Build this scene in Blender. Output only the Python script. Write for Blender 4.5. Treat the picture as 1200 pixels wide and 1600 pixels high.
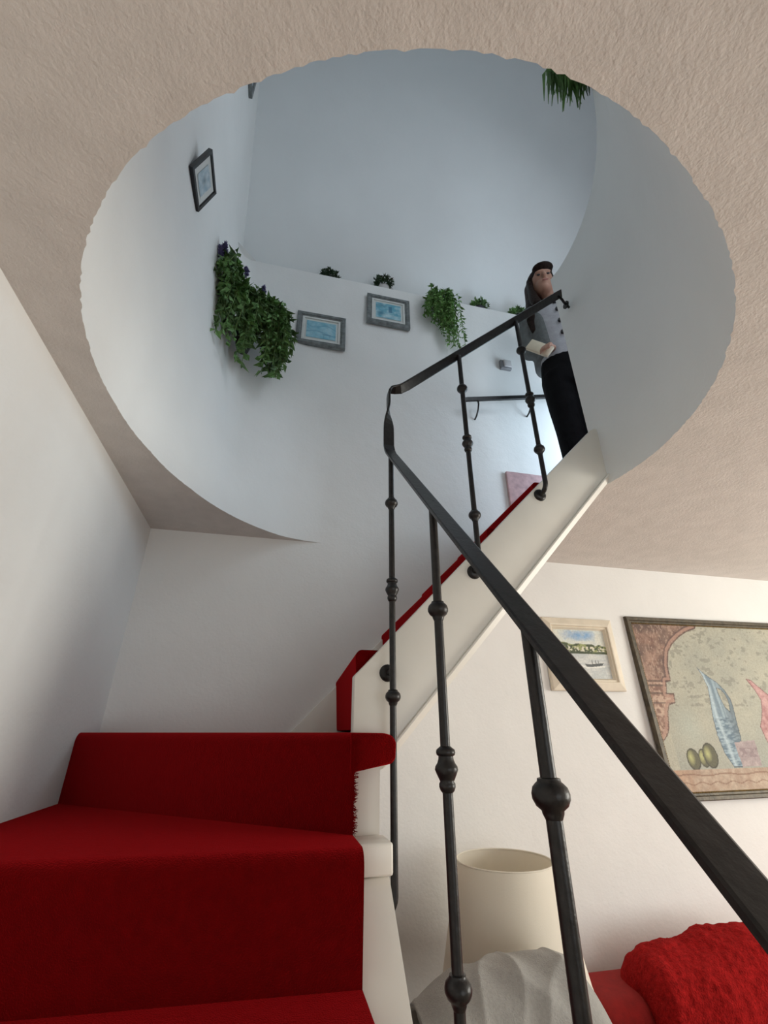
import bpy, bmesh, math, random
import numpy as np
from mathutils import Vector, Matrix
R = math.radians
sc = bpy.context.scene
for o in list(bpy.data.objects): bpy.data.objects.remove(o)
COL = sc.collection

# ---------------------------------------------------------------- camera
# x runs right along the back wall, y towards the back wall, z up; camera (eye level of the landing) at the origin
cd = bpy.data.cameras.new('camera'); cam = bpy.data.objects.new('camera', cd); COL.objects.link(cam)
cd.sensor_fit = 'VERTICAL'; cd.sensor_height = 32.0; cd.lens = 32.0 * 700 / 1600; cd.clip_start = 0.01
cam.location = (0, 0, 0); cam.rotation_euler = (R(90 + 26.2), 0, R(-13))
sc.camera = cam
# ---------------------------------------------------------------- world, lights, exposure
w = bpy.data.worlds.new('sky'); sc.world = w; w.use_nodes = True
w.node_tree.nodes['Background'].inputs[0].default_value = (.55, .75, 1, 1)
w.node_tree.nodes['Background'].inputs[1].default_value = 1.0
def area(name, loc, target, sx, sy, power, color):
    l = bpy.data.lights.new(name, 'AREA'); l.shape = 'RECTANGLE'; l.size = sx; l.size_y = sy
    l.energy = power; l.color = color
    o = bpy.data.objects.new(name, l); COL.objects.link(o); o.location = loc
    o.rotation_euler = (Vector(target) - Vector(loc)).to_track_quat('-Z', 'Y').to_euler()
    return o
# daylight entering by the windows: attic gable window, living room window behind the camera and one on the right; plus an added attic fill
area('attic_window_daylight', (2.08, 1.62, 1.5), (0, 1.62, 1.5), .75, .95, 19, (.68, .86, 1))
area('attic_fill_light', (1.75, -.55, 1.85), (1.7, 2.0, 2.1), .8, .8, 7, (.82, .91, 1))  # added fill to brighten the upper back wall and right roof; no dormer is built
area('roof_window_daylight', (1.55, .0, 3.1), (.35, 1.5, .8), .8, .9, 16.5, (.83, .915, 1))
area('garden_window_daylight', (1.6, -2.93, -.2), (1.6, 0, -.2), 2.2, 1.5, 22, (1, .96, .87))
area('side_window_daylight', (4.13, .15, -.1), (0, .15, -.1), 1.7, 1.4, 94, (1, .96, .85))
vs = sc.view_settings
vs.view_transform = 'Standard'; vs.look = 'None'; vs.gamma = 1; vs.use_curve_mapping = False; vs.exposure = 0.0
sc.cycles.use_denoising = True
sc.cycles.max_bounces = 10; sc.cycles.diffuse_bounces = 7; sc.cycles.sample_clamp_indirect = 8

# ---------------------------------------------------------------- materials
MATS = {}
def mat(name, col, rough=.6, bump=None, var=0, vscale=8, metal=0, sheen=0, spec=.5, attr=None, detail=6, stint=None):
    if name in MATS: return MATS[name]
    m = bpy.data.materials.new(name); m.use_nodes = True; nt = m.node_tree; N = nt.nodes; L = nt.links
    b = N['Principled BSDF']; b.inputs['Roughness'].default_value = rough; b.inputs['Metallic'].default_value = metal
    b.inputs['Base Color'].default_value = (*col, 1); b.inputs['Specular IOR Level'].default_value = spec
    if sheen:
        b.inputs['Sheen Weight'].default_value = sheen; b.inputs['Sheen Roughness'].default_value = .5
        b.inputs['Sheen Tint'].default_value = (*(stint or [min(1, c * 2.2 + .01) for c in col]), 1)
    tc = N.new('ShaderNodeTexCoord')
    src = None
    if attr:
        a = N.new('ShaderNodeAttribute'); a.attribute_name = attr; src = a.outputs['Color']
        L.new(src, b.inputs['Base Color'])
    if var:
        n = N.new('ShaderNodeTexNoise'); n.inputs['Scale'].default_value = vscale; n.inputs['Detail'].default_value = 5
        L.new(tc.outputs['Object'], n.inputs['Vector'])
        mp = N.new('ShaderNodeMapRange'); mp.inputs['From Min'].default_value = .3; mp.inputs['From Max'].default_value = .7
        mp.inputs['To Min'].default_value = 1 - var; mp.inputs['To Max'].default_value = 1 + var
        L.new(n.outputs['Fac'], mp.inputs['Value'])
        mx = N.new('ShaderNodeVectorMath'); mx.operation = 'SCALE'
        if src: L.new(src, mx.inputs[0])
        else: mx.inputs[0].default_value = col
        L.new(mp.outputs['Result'], mx.inputs['Scale']); L.new(mx.outputs['Vector'], b.inputs['Base Color'])
    if bump:
        prev = None
        for (s, st, di) in bump:
            n = N.new('ShaderNodeTexNoise'); n.inputs['Scale'].default_value = s; n.inputs['Detail'].default_value = detail
            L.new(tc.outputs['Object'], n.inputs['Vector'])
            bp = N.new('ShaderNodeBump'); bp.inputs['Strength'].default_value = st; bp.inputs['Distance'].default_value = di
            L.new(n.outputs['Fac'], bp.inputs['Height'])
            if prev: L.new(prev.outputs['Normal'], bp.inputs['Normal'])
            prev = bp
        L.new(prev.outputs['Normal'], b.inputs['Normal'])
    MATS[name] = m; return m
PLASTER = mat('white_plaster', (.79, .79, .775), .85, [(90, .25, .003), (12, .25, .01)], .025, 3, spec=.2)
SHAFT = mat('shaft_plaster', (.78, .80, .80), .85, [(110, .15, .002), (7, .25, .01)], .02, 3, spec=.2)
CEIL = mat('ceiling_stucco', (.665, .628, .595), .9, [(110, .5, .0035), (260, .4, .002)], .05, 14, spec=.2)
PAINT = mat('white_gloss_paint', (.76, .74, .68), .35, [(25, .1, .003)], .03, 6)
CARPET = mat('red_carpet_pile', (.100, .0007, .0009), .95, [(420, .9, .004), (60, .3, .004)], .14, 45, sheen=1.0, spec=.03, stint=(.72, .018, .025))
IRON = mat('black_wrought_iron', (.013, .012, .012), .34, [(60, .35, .002), (300, .3, .0008)], .4, 80, spec=.32)
PLUSH = mat('red_plush', (.30, .010, .010), 1, [(190, 1, .010), (40, .5, .012)], .35, 80, sheen=.5, spec=.05)
REDF = mat('red_upholstery', (.28, .008, .007), .9, [(500, .6, .002)], .15, 40, sheen=.2)
GREYT = mat('grey_fleece', (.34, .335, .32), 1, [(300, .7, .003), (60, .2, .004)], .07, 140, sheen=.4, spec=.05)
SHADE = mat('cream_lamp_fabric', (.88, .84, .75), .8, [(400, .3, .001)], .02, 5)
def translucent(m, col, fac):
    nt = m.node_tree; b = nt.nodes['Principled BSDF']; tr = nt.nodes.new('ShaderNodeBsdfTranslucent'); tr.inputs['Color'].default_value = (*col, 1)
    mx = nt.nodes.new('ShaderNodeMixShader'); mx.inputs[0].default_value = fac
    nt.links.new(b.outputs[0], mx.inputs[1]); nt.links.new(tr.outputs[0], mx.inputs[2]); nt.links.new(mx.outputs[0], nt.nodes['Material Output'].inputs['Surface'])
translucent(SHADE, (.88, .84, .74), .3)
LEAF = mat('green_leaf', (.11, .22, .065), .6, None, .75, 16)
LEAFB = mat('bright_green_leaf', (.13, .27, .07), .6, None, .5, 30)
LEAFD = mat('dark_leaf', (.03, .06, .025), .6, None, .5, 40)
STEM = mat('green_stem', (.12, .2, .06), .7)
LAV = mat('lavender_bloom', (.10, .09, .2), .8, None, .4, 60)
POTW = mat('white_pot', (.6, .58, .57), .5, None, .05, 10)
POTD = mat('dark_pot', (.03, .03, .04), .5, None, .1, 10)
GREYF = mat('grey_wood_frame', (.15, .165, .165), .45, [(60, .3, .002)], .35, 40)
CREAMF = mat('cream_wood_frame', (.72, .65, .53), .55, [(40, .2, .002)], .08, 15)
BLACKF = mat('black_frame', (.012, .012, .014), .35, None, .1, 10)
GOLDF = mat('dark_bronze_frame', (.075, .06, .038), .5, [(80, .6, .003)], .4, 40, metal=.2)
GOLDB = mat('gilt_bead', (.26, .18, .07), .4, None, .4, 90, metal=.5)
SAGE = mat('sage_frame_edge', (.33, .34, .27), .6, None, .1, 20)
MATB = mat('picture_mat', (.62, .64, .62), .8, None, .04, 20)
CANVAS = mat('painted_canvas', (.5, .5, .5), .65, [(140, .5, .004)], .12, 120, attr='paint')
PRINT = mat('printed_sheet', (.5, .5, .5), .5, None, .08, 60, attr='paint')
SKIN = mat('skin', (.36, .19, .13), .55, None, .06, 20)
HAIR = mat('dark_brown_hair', (.018, .011, .009), .5, [(90, .6, .006)], .4, 50, spec=.05)
BLOUSE = mat('white_blouse', (.34, .34, .36), .8, [(30, .5, .01)], .08, 20)
VEST = mat('grey_cardigan', (.13, .14, .14), .9, [(60, .5, .006)], .15, 40, spec=.1)
TROUS = mat('black_trousers', (.006, .006, .007), .9, [(30, .4, .01)], .2, 20, spec=.08)
SHOE = mat('black_shoe', (.012, .012, .012), .4, None, .1, 20)
BUTTON = mat('dark_button', (.012, .012, .015), .4, None, .1, 20)
CREAM = mat('cream_card', (.6, .53, .4), .6, None, .06, 30)
PINK = mat('pale_pink_panel', (.55, .36, .37), .7, [(30, .4, .004)], .2, 25)
PLASTIC = mat('white_plastic', (.55, .53, .53), .4, None, .03, 10)
PLASTICD = mat('grey_plastic', (.2, .2, .21), .4, None, .05, 10)
WOOD = mat('brown_wood', (.2, .11, .06), .5, [(20, .2, .003)], .3, 12)
FLOORM = mat('brown_floor', (.30, .22, .15), .6, [(15, .2, .003)], .15, 6)
CERAM = mat('white_ceramic', (.75, .73, .7), .25, None, .03, 6)

# ---------------------------------------------------------------- helpers
OFF = {}
def link(o, parent=None):
    COL.objects.link(o)
    if parent is not None:
        o.parent = parent
        o.location = -OFF.get(parent.name, Vector((0, 0, 0)))
    OFF[o.name] = Vector((0, 0, 0))
    return o
def mesh(name, verts, faces, m, parent=None, smooth=True, loc=None, ang=40):
    me = bpy.data.meshes.new(name); me.from_pydata([tuple(v) for v in verts], [], faces); me.update()
    return fin(name, me, m, parent, smooth, ang)
def fin(name, me, m, parent=None, smooth=True, ang=40):
    if smooth:
        me.shade_smooth()
        try: me.set_sharp_from_angle(angle=R(ang))
        except Exception: pass
    for mm in (m if isinstance(m, (list, tuple)) else [m]): me.materials.append(mm)
    o = bpy.data.objects.new(name, me); link(o, parent); return o
def fbm(name, bm, m, parent=None, smooth=True, ang=40):
    bmesh.ops.recalc_face_normals(bm, faces=bm.faces)
    me = bpy.data.meshes.new(name); bm.to_mesh(me); bm.free()
    return fin(name, me, m, parent, smooth, ang)
def thing(name, loc, label, cat, group=None):
    o = bpy.data.objects.new(name, None); COL.objects.link(o); o.location = loc; o.empty_display_size = .1
    OFF[o.name] = Vector(loc); return tag(o, label, cat, group)
def tag(o, label=None, cat=None, group=None, kind=None):
    if label: o['label'] = label
    if cat: o['category'] = cat
    if group: o['group'] = group
    if kind: o['kind'] = kind
    return o
def box(bm, a, b, bev=0, seg=2):
    vs = [bm.verts.new((x, y, z)) for x in (a[0], b[0]) for y in (a[1], b[1]) for z in (a[2], b[2])]
    fs = [bm.faces.new([vs[i] for i in f]) for f in ((0,1,3,2),(4,6,7,5),(0,4,5,1),(2,3,7,6),(0,2,6,4),(1,5,7,3))]
    if bev:
        es = list({e for f in fs for e in f.edges})
        bmesh.ops.bevel(bm, geom=es, offset=bev, segments=seg, affect='EDGES', profile=.5)
    return fs
def boxo(name, a, b, m, parent=None, bev=.004, seg=2):
    bm = bmesh.new(); box(bm, a, b, bev, seg); return fbm(name, bm, m, parent)
def prism(bm, poly, axis, lo, hi, bev=0, seg=2, sel=None):
    """extrude a 2-D polygon along axis ('x','y','z')"""
    def P(p, t):
        return {'x': (t, p[0], p[1]), 'y': (p[0], t, p[1]), 'z': (p[0], p[1], t)}[axis]
    A = [bm.verts.new(P(p, lo)) for p in poly]; B = [bm.verts.new(P(p, hi)) for p in poly]
    n = len(poly); fs = [bm.faces.new(A), bm.faces.new(B[::-1])]
    for i in range(n): fs.append(bm.faces.new((A[i], A[(i+1) % n], B[(i+1) % n], B[i])))
    if bev:
        es = list({e for f in fs for e in f.edges})
        if sel: es = [e for e in es if sel(e)]
        bmesh.ops.bevel(bm, geom=es, offset=bev, segments=seg, affect='EDGES', profile=.5)
def tube(path, rad, n=12, cap=True):
    """swept round tube; rad number or list -> verts, faces"""
    P = [Vector(p) for p in path]; V = []; F = []
    rad = rad if isinstance(rad, (list, tuple)) else [rad] * len(P)
    up = Vector((0, 0, 1)); prevx = None
    for i, p in enumerate(P):
        d = (P[min(i+1, len(P)-1)] - P[max(i-1, 0)]).normalized()
        if prevx is None:
            a = Vector((1, 0, 0)) if abs(d.x) < .8 else Vector((0, 1, 0))
        else: a = prevx
        x = (a - d * a.dot(d)).normalized(); y = d.cross(x); prevx = x
        for k in range(n):
            t = 2 * math.pi * k / n
            V.append(p + (x * math.cos(t) + y * math.sin(t)) * rad[i])
    for i in range(len(P)-1):
        for k in range(n):
            F.append((i*n+k, i*n+(k+1) % n, (i+1)*n+(k+1) % n, (i+1)*n+k))
    if cap: F.append(tuple(range(n))[::-1]); F.append(tuple((len(P)-1)*n+k for k in range(n)))
    return V, F
def lathe(prof, c=(0, 0, 0), n=20, axis='z', cap=True):
    V = []; F = []
    for (r, h) in prof:
        for k in range(n):
            t = 2*math.pi*k/n
            p = {'z': (r*math.cos(t), r*math.sin(t), h), 'y': (r*math.cos(t), h, r*math.sin(t)), 'x': (h, r*math.cos(t), r*math.sin(t))}[axis]
            V.append(Vector(p) + Vector(c))
    for i in range(len(prof)-1):
        for k in range(n): F.append((i*n+k, i*n+(k+1) % n, (i+1)*n+(k+1) % n, (i+1)*n+k))
    if cap: F.append(tuple(range(n))[::-1]); F.append(tuple((len(prof)-1)*n+k for k in range(n)))
    return V, F
def addvf(bm, vf):
    V = [bm.verts.new(v) for v in vf[0]]
    for f in vf[1]:
        try: bm.faces.new([V[i] for i in f])
        except ValueError: pass
def struct(o): o['kind'] = 'structure'; return o

# ---------------------------------------------------------------- room shell
ZC, ZF = .84, -1.45            # ceiling and floor of the living room
XL, XR, YN, YB = -.62, 4.2, -3.0, 2.07
ZU = .985                     # upper floor
LEDGE = 2.80
def roofz(y): return 2.85 + 1.82 * (2.2 - y)
CX, CY = .307, 1.136           # centre of the round stairwell
HT = [88,92,96,101,110.8,125.1,143.8,161.9,178.9,193.0,205.1,213.9,222.6,229.3,235.4,242.3,247.4,252.0,257.0,262.6,267.9,274.0,280.7,288.7,297.6,306.9,315.8,327.4,339.6,353.1,367.0,372]
HR = [.9346,.9346,.9391,.9500,.9530,.9099,.8526,.8244,.8255,.8475,.871,.8857,.8963,.9009,.9017,.9,.904,.9053,.9057,.9074,.9076,.9016,.8958,.8859,.8829,.8811,.8798,.8783,.8725,.8664,.8512,.846]
_t = np.linspace(88, 372, 569); _r = np.interp(_t, HT, HR)
_k = np.exp(-np.linspace(-2, 2, 25)**2); _k /= _k.sum()
_r = np.convolve(np.pad(_r, 12, mode='reflect', reflect_type='odd'), _k, 'valid')
def rhole(t): return float(np.interp(t, _t, _r))
def rrect(t, x0=-.5, y1=YB, f=.10):
    a = R(t); dx, dy = math.cos(a), math.sin(a)
    if dy > 0:
        s = (y1-CY)/dy
        if CX+s*dx >= x0+f: return s
    if dx < 0:
        s = (x0-CX)/dx
        if CY+s*dy <= y1-f: return s
    ux, uy = x0+f-CX, y1-f-CY; b = dx*ux+dy*uy; q = b*b-(ux*ux+uy*uy-f*f)
    return b+math.sqrt(max(q, 0))
def pol(r, t): return CX+r*math.cos(R(t)), CY+r*math.sin(R(t))
random.seed(4)
# ceiling with the round opening
T0, T1, TE = 90.0, 225.0, 369.0
hole = []
N = 400
for i in range(N+1):
    t = T0+(TE-T0)*i/N
    j = 0 if i in (0, N) else (random.random()**4)*.004*(1 if 190 < t < 350 else .35)+.0025*max(0, math.sin(t*.9)*math.sin(t*2.3)-.6)
    hx_, hy_ = pol(rhole(t)-j, t); hole.append((hx_, min(hy_, YB-1e-5 if i else YB)))
hole[0] = (hole[0][0], YB)
hole += [(1.15, 1.5), (1.15, YB)]
bm = bmesh.new()
def loop(bm, pts, z):
    vs = [bm.verts.new((x, y, z)) for x, y in pts]
    return [bm.edges.new((vs[i], vs[(i+1) % len(vs)])) for i in range(len(vs))], vs
outer = [(XL, YB+.04), (XR, YB+.04), (XR, YN), (XL, YN)]
hv = [(x, y+(.02 if y > YB-1e-4 else 0)) for x, y in hole]
e1, _ = loop(bm, outer, ZC); e2, _ = loop(bm, hv, ZC)
bmesh.ops.triangle_fill(bm, edges=e1+e2, use_beauty=True)
for f in bm.faces:
    if f.normal.z > 0: f.normal_flip()
struct(fbm('ceiling', bm, CEIL, smooth=False))
# back wall: full height of both storeys
bm = bmesh.new()
prism(bm, [(XL-.15, ZF), (XR, ZF), (XR, ZC), (3.0, ZC), (3.0, LEDGE), (hole[0][0], LEDGE), (hole[0][0], ZC), (XL-.15, ZC)], 'y', YB, YB+.25)
struct(fbm('wall_back', bm, PLASTER, smooth=False))
struct(boxo('wall_left', (XL-.15, YN, ZF), (XL, YB, ZC), PLASTER, bev=0))
struct(boxo('floor', (XL-.15, YN-.15, ZF-.1), (XR+.15, YB+.2, ZF), FLOORM, bev=0))
def wall_window(name, axis, pos, th, lo, hi, z0, z1, wl, wh, wz0, wz1, m):
    """wall with one rectangular window opening"""
    bm = bmesh.new()
    for a, b, c, d in ((lo, wl, z0, z1), (wh, hi, z0, z1), (wl, wh, z0, wz0), (wl, wh, wz1, z1)):
        if axis == 'x': box(bm, (pos, a, c), (pos+th, b, d))
        else: box(bm, (a, pos, c), (b, pos+th, d))
    o = struct(fbm(name, bm, m, smooth=False))
    return o
def window(n, axis, pos, lo, hi, z0, z1):
    bm = bmesh.new(); s = .05
    def B(a, b, c, d):
        if axis == 'x': box(bm, (pos, a, c), (pos+.05, b, d))
        else: box(bm, (a, pos, c), (b, pos+.05, d))
    B(lo, hi, z0, z0+s); B(lo, hi, z1-s, z1); B(lo, lo+s, z0, z1); B(hi-s, hi, z0, z1); B((lo+hi)/2-s/2, (lo+hi)/2+s/2, z0, z1)
    return struct(fbm('window_%d' % n, bm, PAINT, smooth=False))
wall_window('wall_near', 'y', YN-.15, .15, XL-.15, XR+.15, ZF, ZC, .4, 2.8, -1.0, .6, PLASTER)
wall_window('wall_right', 'x', XR, .15, YN, YB+.2, ZF, ZC, -.7, 1.0, -.8, .6, PLASTER)
window(1, 'y', YN-.12, .4, 2.8, -1.0, .6); window(2, 'x', XR+.05, -.7, 1.0, -.8, .6)

# left part of the stairwell wall: round at the opening, squarer towards the top
st = [T0+(T1-T0)*i/150 for i in range(151)]
zs = [ZC+(LEDGE-ZC)*i/40 for i in range(41)]
V = []; F = []
for t in st:
    a, b = rhole(t), rrect(t)
    for z in zs:
        k = (z-ZC)/(LEDGE-ZC); x, y = pol(a*(1-k)+b*k, t)
        if t == T0: x, y = hole[0][0], YB
        V.append((x, min(y, YB), z-.0))
n = len(zs)
for i in range(len(st)-1):
    for j in range(n-1): F.append((i*n+j, i*n+j+1, (i+1)*n+j+1, (i+1)*n+j))
# above the ledge height the same wall runs on up to the roof slope
base = len(V); cols = []
for i, t in enumerate(st):
    x, y, z = V[i*n+n-1]
    if x < -.4995:
        zt = roofz(y)+.02
        cols.append(i); V += [(x, y, LEDGE), (x, y, zt)]
for q in range(len(cols)-1): F.append((base+2*q, base+2*q+1, base+2*q+3, base+2*q+2))
b2 = len(V); V += [(-.5, 2.26, LEDGE), (-.5, 2.26, roofz(2.26))]
F.append((base+1, base, b2, b2+1))
b3 = len(V); V += [(-.5, YB+.001, LEDGE), (.31, YB+.001, LEDGE), (.31, 2.26, LEDGE), (-.5, YB-.11, LEDGE), (-.39, YB-.0005, LEDGE)]
F.append((b3, b3+1, b3+2, b2)); F.append((b3+3, b3+4, b3))
struct(mesh('wall_stairwell', V, [f[::-1] for f in F], PLASTER, ang=50))
# gable beyond it
bm = bmesh.new(); v = [bm.verts.new(p) for p in ((-.5, .52, ZC), (-.5, .52, roofz(.9)), (-.5, 1.02, roofz(1.02)), (-.5, -1.3, ZU-.3), (-.5, -1.3, ZC))]
bm.faces.new(v); struct(fbm('wall_gable', bm, SHAFT, smooth=False))
# curved parapet round the rest of the opening
TT = [225, 300, 318.2, 327.5, 337.1, 349.2, 362.8, 371.8]; TR = [.83, .81, .814, .827, .842, .862, .887, .902]
st = [T1+(TE-T1)*i/120 for i in range(121)]; zs = [ZC+(2.1-ZC)*i/14 for i in range(15)]
V = []; F = []; n = len(zs)*2
for i, t in enumerate(st):
    a, b = rhole(t), float(np.interp(t, TT, TR))
    te = t
    for z in zs:
        k = (z-ZC)/(2.1-ZC); V.append((*pol(a*(1-k)+b*k, te+(2.5*k if i == len(st)-1 else 0)), z))
    for z in zs[::-1]:
        V.append((*pol(max(a, b)+.12, te), max(z, ZC+.03)))
for i in range(len(st)-1):
    for j in range(n): F.append((i*n+j, (i+1)*n+j, (i+1)*n+(j+1) % n, i*n+(j+1) % n))
F.append(tuple(range(n))); F.append(tuple((len(st)-1)*n+j for j in range(n))[::-1])
struct(mesh('wall_parapet', V, F, SHAFT, ang=50))
# roof slopes, ledge, upper floor, attic end wall
bm = bmesh.new()
RY = 1.02
for quad in (((-.56, 2.35, roofz(2.35)), (3.0, 2.35, roofz(2.35)), (3.0, RY, roofz(RY)), (-.56, RY, roofz(RY))),
             ((-.56, RY, roofz(RY)), (3.0, RY, roofz(RY)), (3.0, -1.3, ZU-.2), (-.56, -1.3, ZU-.2))):
    bm.faces.new([bm.verts.new(p) for p in quad])
struct(fbm('ceiling_roof', bm, SHAFT, smooth=False))
bm = bmesh.new()
box(bm, (1.30, -1.3, ZC+.02), (3.0, YB, ZU)); box(bm, (-.5, -1.3, ZC+.02), (1.30, .12, ZU)); box(bm, (1.08, 1.30, ZC+.02), (1.30, YB, ZU))
struct(fbm('floor_upper', bm, CARPET, smooth=False))
wall_window('wall_attic', 'x', 2.14, .15, -1.3, 2.4, ZC+.02, 5.1, 1.2, 2.02, .99, 2.0, SHAFT)
window(3, 'x', 2.2, 1.2, 2.02, .99, 2.0)

# ---------------------------------------------------------------- staircase
S = thing('staircase', (-.2, .6, ZF), 'white staircase with red carpeted steps winding up through the round opening', 'staircase')
def step(poly, top, h, bev=.03, front=None):
    bm = bmesh.new()
    def sel(e):
        return all(abs(v.co.z-top) < 1e-5 for v in e.verts) and front(e)
    prism(bm, poly, 'z', top-h, top, bev, 5, sel)
    return fbm('carpeted_step', bm, CARPET, S, ang=60)
XS = .20                                   # inner face of the outer string
ends = [(.20, 1.165), (-.62, 1.845)]       # landing front
lp = [(XS, 1.165), (XS, 1.275), (.265, 1.275), (.31, YB), (XL, YB), (XL, 1.845)]
step(lp, 0, .25, .028, lambda e: all(min((v.co.xy-Vector(p)).length for p in ends) < .01 for v in e.verts))
yf = 1.03
def isfront(y0): return lambda e: all(v.co.y < y0 for v in e.verts)
step([(XL, 1.075), (XS, 1.03), (XS, 1.19), (XL, 1.87)], -.20, .22, .028, isfront(1.09))
zt, y1 = -.395, 1.12
for k in range(5):
    y0 = .80-.22*k
    step([(XL, y0), (XS, y0), (XS, y1), (XL, y1)], zt, .23, .028, isfront(y0+.01))
    y1 = y0+.05; zt -= .2113
for k in range(5):
    x0 = .262+.2025*k; z = min(.207*(k+1), ZU)
    xn = x0-.05 if k == 0 else x0-.02
    bm = bmesh.new()
    zb = .207*(k+1); dw = .235 if k < 4 else .06
    prof = ((0, z), (dw, z), (dw, max(zb-.06, .87) if k > 3 else zb-.06), (.05, zb-.205), (.012, zb-.20))
    A = [bm.verts.new((xn+dx, 1.272, zz)) for dx, zz in prof]
    B = [bm.verts.new((x0+dx, YB-.001, zz)) for dx, zz in prof]
    bm.faces.new(A); bm.faces.new(B[::-1])
    for q in range(5): bm.faces.new((A[q], B[q], B[(q+1) % 5], A[(q+1) % 5]))
    bm.edges.ensure_lookup_table()
    bmesh.ops.bevel(bm, geom=[e for e in bm.edges if set(e.verts) == {A[0], B[0]}], offset=.02, segments=5, affect='EDGES', profile=.5)
    fbm('carpeted_step', bm, CARPET, S, ang=60)
# frayed carpet flap that wraps over the newel
bm = bmesh.new(); prism(bm, [(.19, -.085), (.222, -.078), (.29, -.066), (.299, -.055), (.301, -.02), (.29, -.006), (.27, -.001), (.19, .0)], 'y', 1.168, 1.25, .006, 3)
tag(fbm('carpet_flap', bm, CARPET, S), 'frayed red carpet flap folded over the white newel')
# upper outer string, newel and mouldings
def str_top(x): return .127+(x-.199)*1.0234
def str_bot(x): return -.008+(x-.353)*1.068
bm = bmesh.new()
prism(bm, [(.206, ZF), (.206, str_top(.206)), (1.132, 1.083), (1.15, 1.092), (1.185, 1.092), (1.185, str_bot(1.185)), (.285, -.08), (.272, -.08), (.272, ZF)], 'y', 1.236, 1.276, .003, 2)
fbm('upper_string', bm, PAINT, S)
V = []
for x in (.30, 1.18):
    for off, y in ((0, 1.237), (.004, 1.234), (.017, 1.224), (.021, 1.225), (.022, 1.237)):
        V.append((x-off*.73, y, str_bot(x)+off*.68))
mesh('string_moulding', V, [(k, k+1, 6+k, 5+k) for k in range(4)]+[(0, 5, 9, 4), (4, 3, 2, 1, 0), (5, 6, 7, 8, 9)], PAINT, S, ang=20)
# underside of the flight
mesh('soffit', [(.29, 1.276, -.075), (1.15, 1.276, .845), (1.15, YB, .845), (.29, YB, -.075)], [(0, 1, 2, 3)], PLASTER, S)
# wall skirting of the upper flight
bm = bmesh.new(); prism(bm, [(.085, -.01), (.085, 0.0), (1.125, 1.05), (1.125, .7), (.45, 0), (.45, -.01)], 'y', 2.052, YB-.0005, .003, 2)
fbm('wall_string', bm, PAINT, S)
# lower outer string (45 degrees) with its square end block
def low_top(y): return -.276-(1.165-y)*.98
bm = bmesh.new()
prism(bm, [(1.24, low_top(1.165)), (1.165, low_top(1.165)), (-.02, low_top(-.02)), (-.25, ZF), (.32, ZF), (1.24, -.62)], 'x', .20, .282, .004, 2)
fbm('lower_string', bm, PAINT, S)
bm = bmesh.new(); box(bm, (.203, 1.148, -.272), (.286, 1.236, -.213), .006, 3)
fbm('end_block', bm, PAINT, S)
# frayed fibres on the cut carpet edge beside the newel
random.seed(7); V = []; F = []
for i in range(170):
    z = -.195+random.random()*.18; y = 1.162; x = .199
    l = .004+.007*random.random(); a = random.uniform(-1.2, .6); b = len(V)
    d = Vector((math.cos(a), random.uniform(-.4, .1), math.sin(a)))*l
    p = Vector((x, y, z)); s = Vector((0, 0, .0009))
    V += [p-s, p+s, p+d+s*.5, p+d-s*.5]; F.append((b, b+1, b+2, b+3))
tag(mesh('carpet_fray', V, F, CARPET, S, smooth=False), kind='stuff')

# ---------------------------------------------------------------- wrought iron railing
RL = thing('stair_railing', (.295, 1.19, -.34), 'black wrought iron railing with flat handrail and knobbed round balusters', 'railing')
def flatbar(name, path, m, parent, wd=.035, th=.008):
    """path: (point, width direction)"""
    V = []; F = []; P = [Vector(p) for p, _ in path]
    for i, (p, wdir) in enumerate(path):
        d = (P[min(i+1, len(P)-1)]-P[max(i-1, 0)]).normalized()
        x = Vector(wdir).normalized(); x = (x-d*x.dot(d)).normalized(); y = d.cross(x)
        for a, b in ((-.5, -.35), (-.42, -.5), (.42, -.5), (.5, -.35), (.5, .35), (.42, .5), (-.42, .5), (-.5, .35)):
            V.append(P[i]+x*a*wd+y*b*th)
    k = 8
    for i in range(len(P)-1):
        for j in range(k): F.append((i*k+j, i*k+(j+1) % k, (i+1)*k+(j+1) % k, (i+1)*k+j))
    F.append(tuple(range(k))[::-1]); F.append(tuple((len(P)-1)*k+j for j in range(k)))
    return mesh(name, V, F, m, parent, ang=12)
def railz(y): return .824-(1.19-y)*1.006
path = [((.292, y, railz(y)), (1, 0, 0)) for y in (-.35, 0, .3, .6, .9, 1.1, 1.165)]
path += [((.292, 1.182, .822), (1, 0, 0)), ((.291, 1.19, .845), (1, 0, 0))]
for k in range(1, 13):
    s = k/12; a = max(0, min(1, (s-.25)/.6)); a = a*a*(3-2*a)*math.pi/2
    path.append(((.291, 1.19, .845+s*.21), (math.cos(a), math.sin(a), 0)))
path += [((.293, 1.19, 1.072), (0, 1, 0)), ((.300, 1.19, 1.084), (0, 1, -.05)), ((.315, 1.19, 1.088), (.05, 1, -.3)), ((.335, 1.19, 1.095), (.3, .8, -.45)), ((.36, 1.19, 1.115), (.48, .707, -.52))]
path += [((x, 1.19, 1.115+(x-.36)*.935), (.48, .707, -.52)) for x in (.5, .7, .9, 1.07)]
path += [((1.115, 1.192, 1.821), (.48, .707, -.52))]
hr = flatbar('handrail', path, IRON, RL)
bm = bmesh.new(); addvf(bm, tube([(1.095, 1.19, 1.795), (1.115, 1.197, 1.79), (1.135, 1.21, 1.79), (1.175, 1.23, 1.79)], .006)); addvf(bm, lathe([(.0, 0), (.018, 0), (.018, .006), (0, .006)], (1.150, 1.221, 1.79), 16, 'x', False))
fbm('wall_bracket', bm, IRON, hr)
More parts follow.
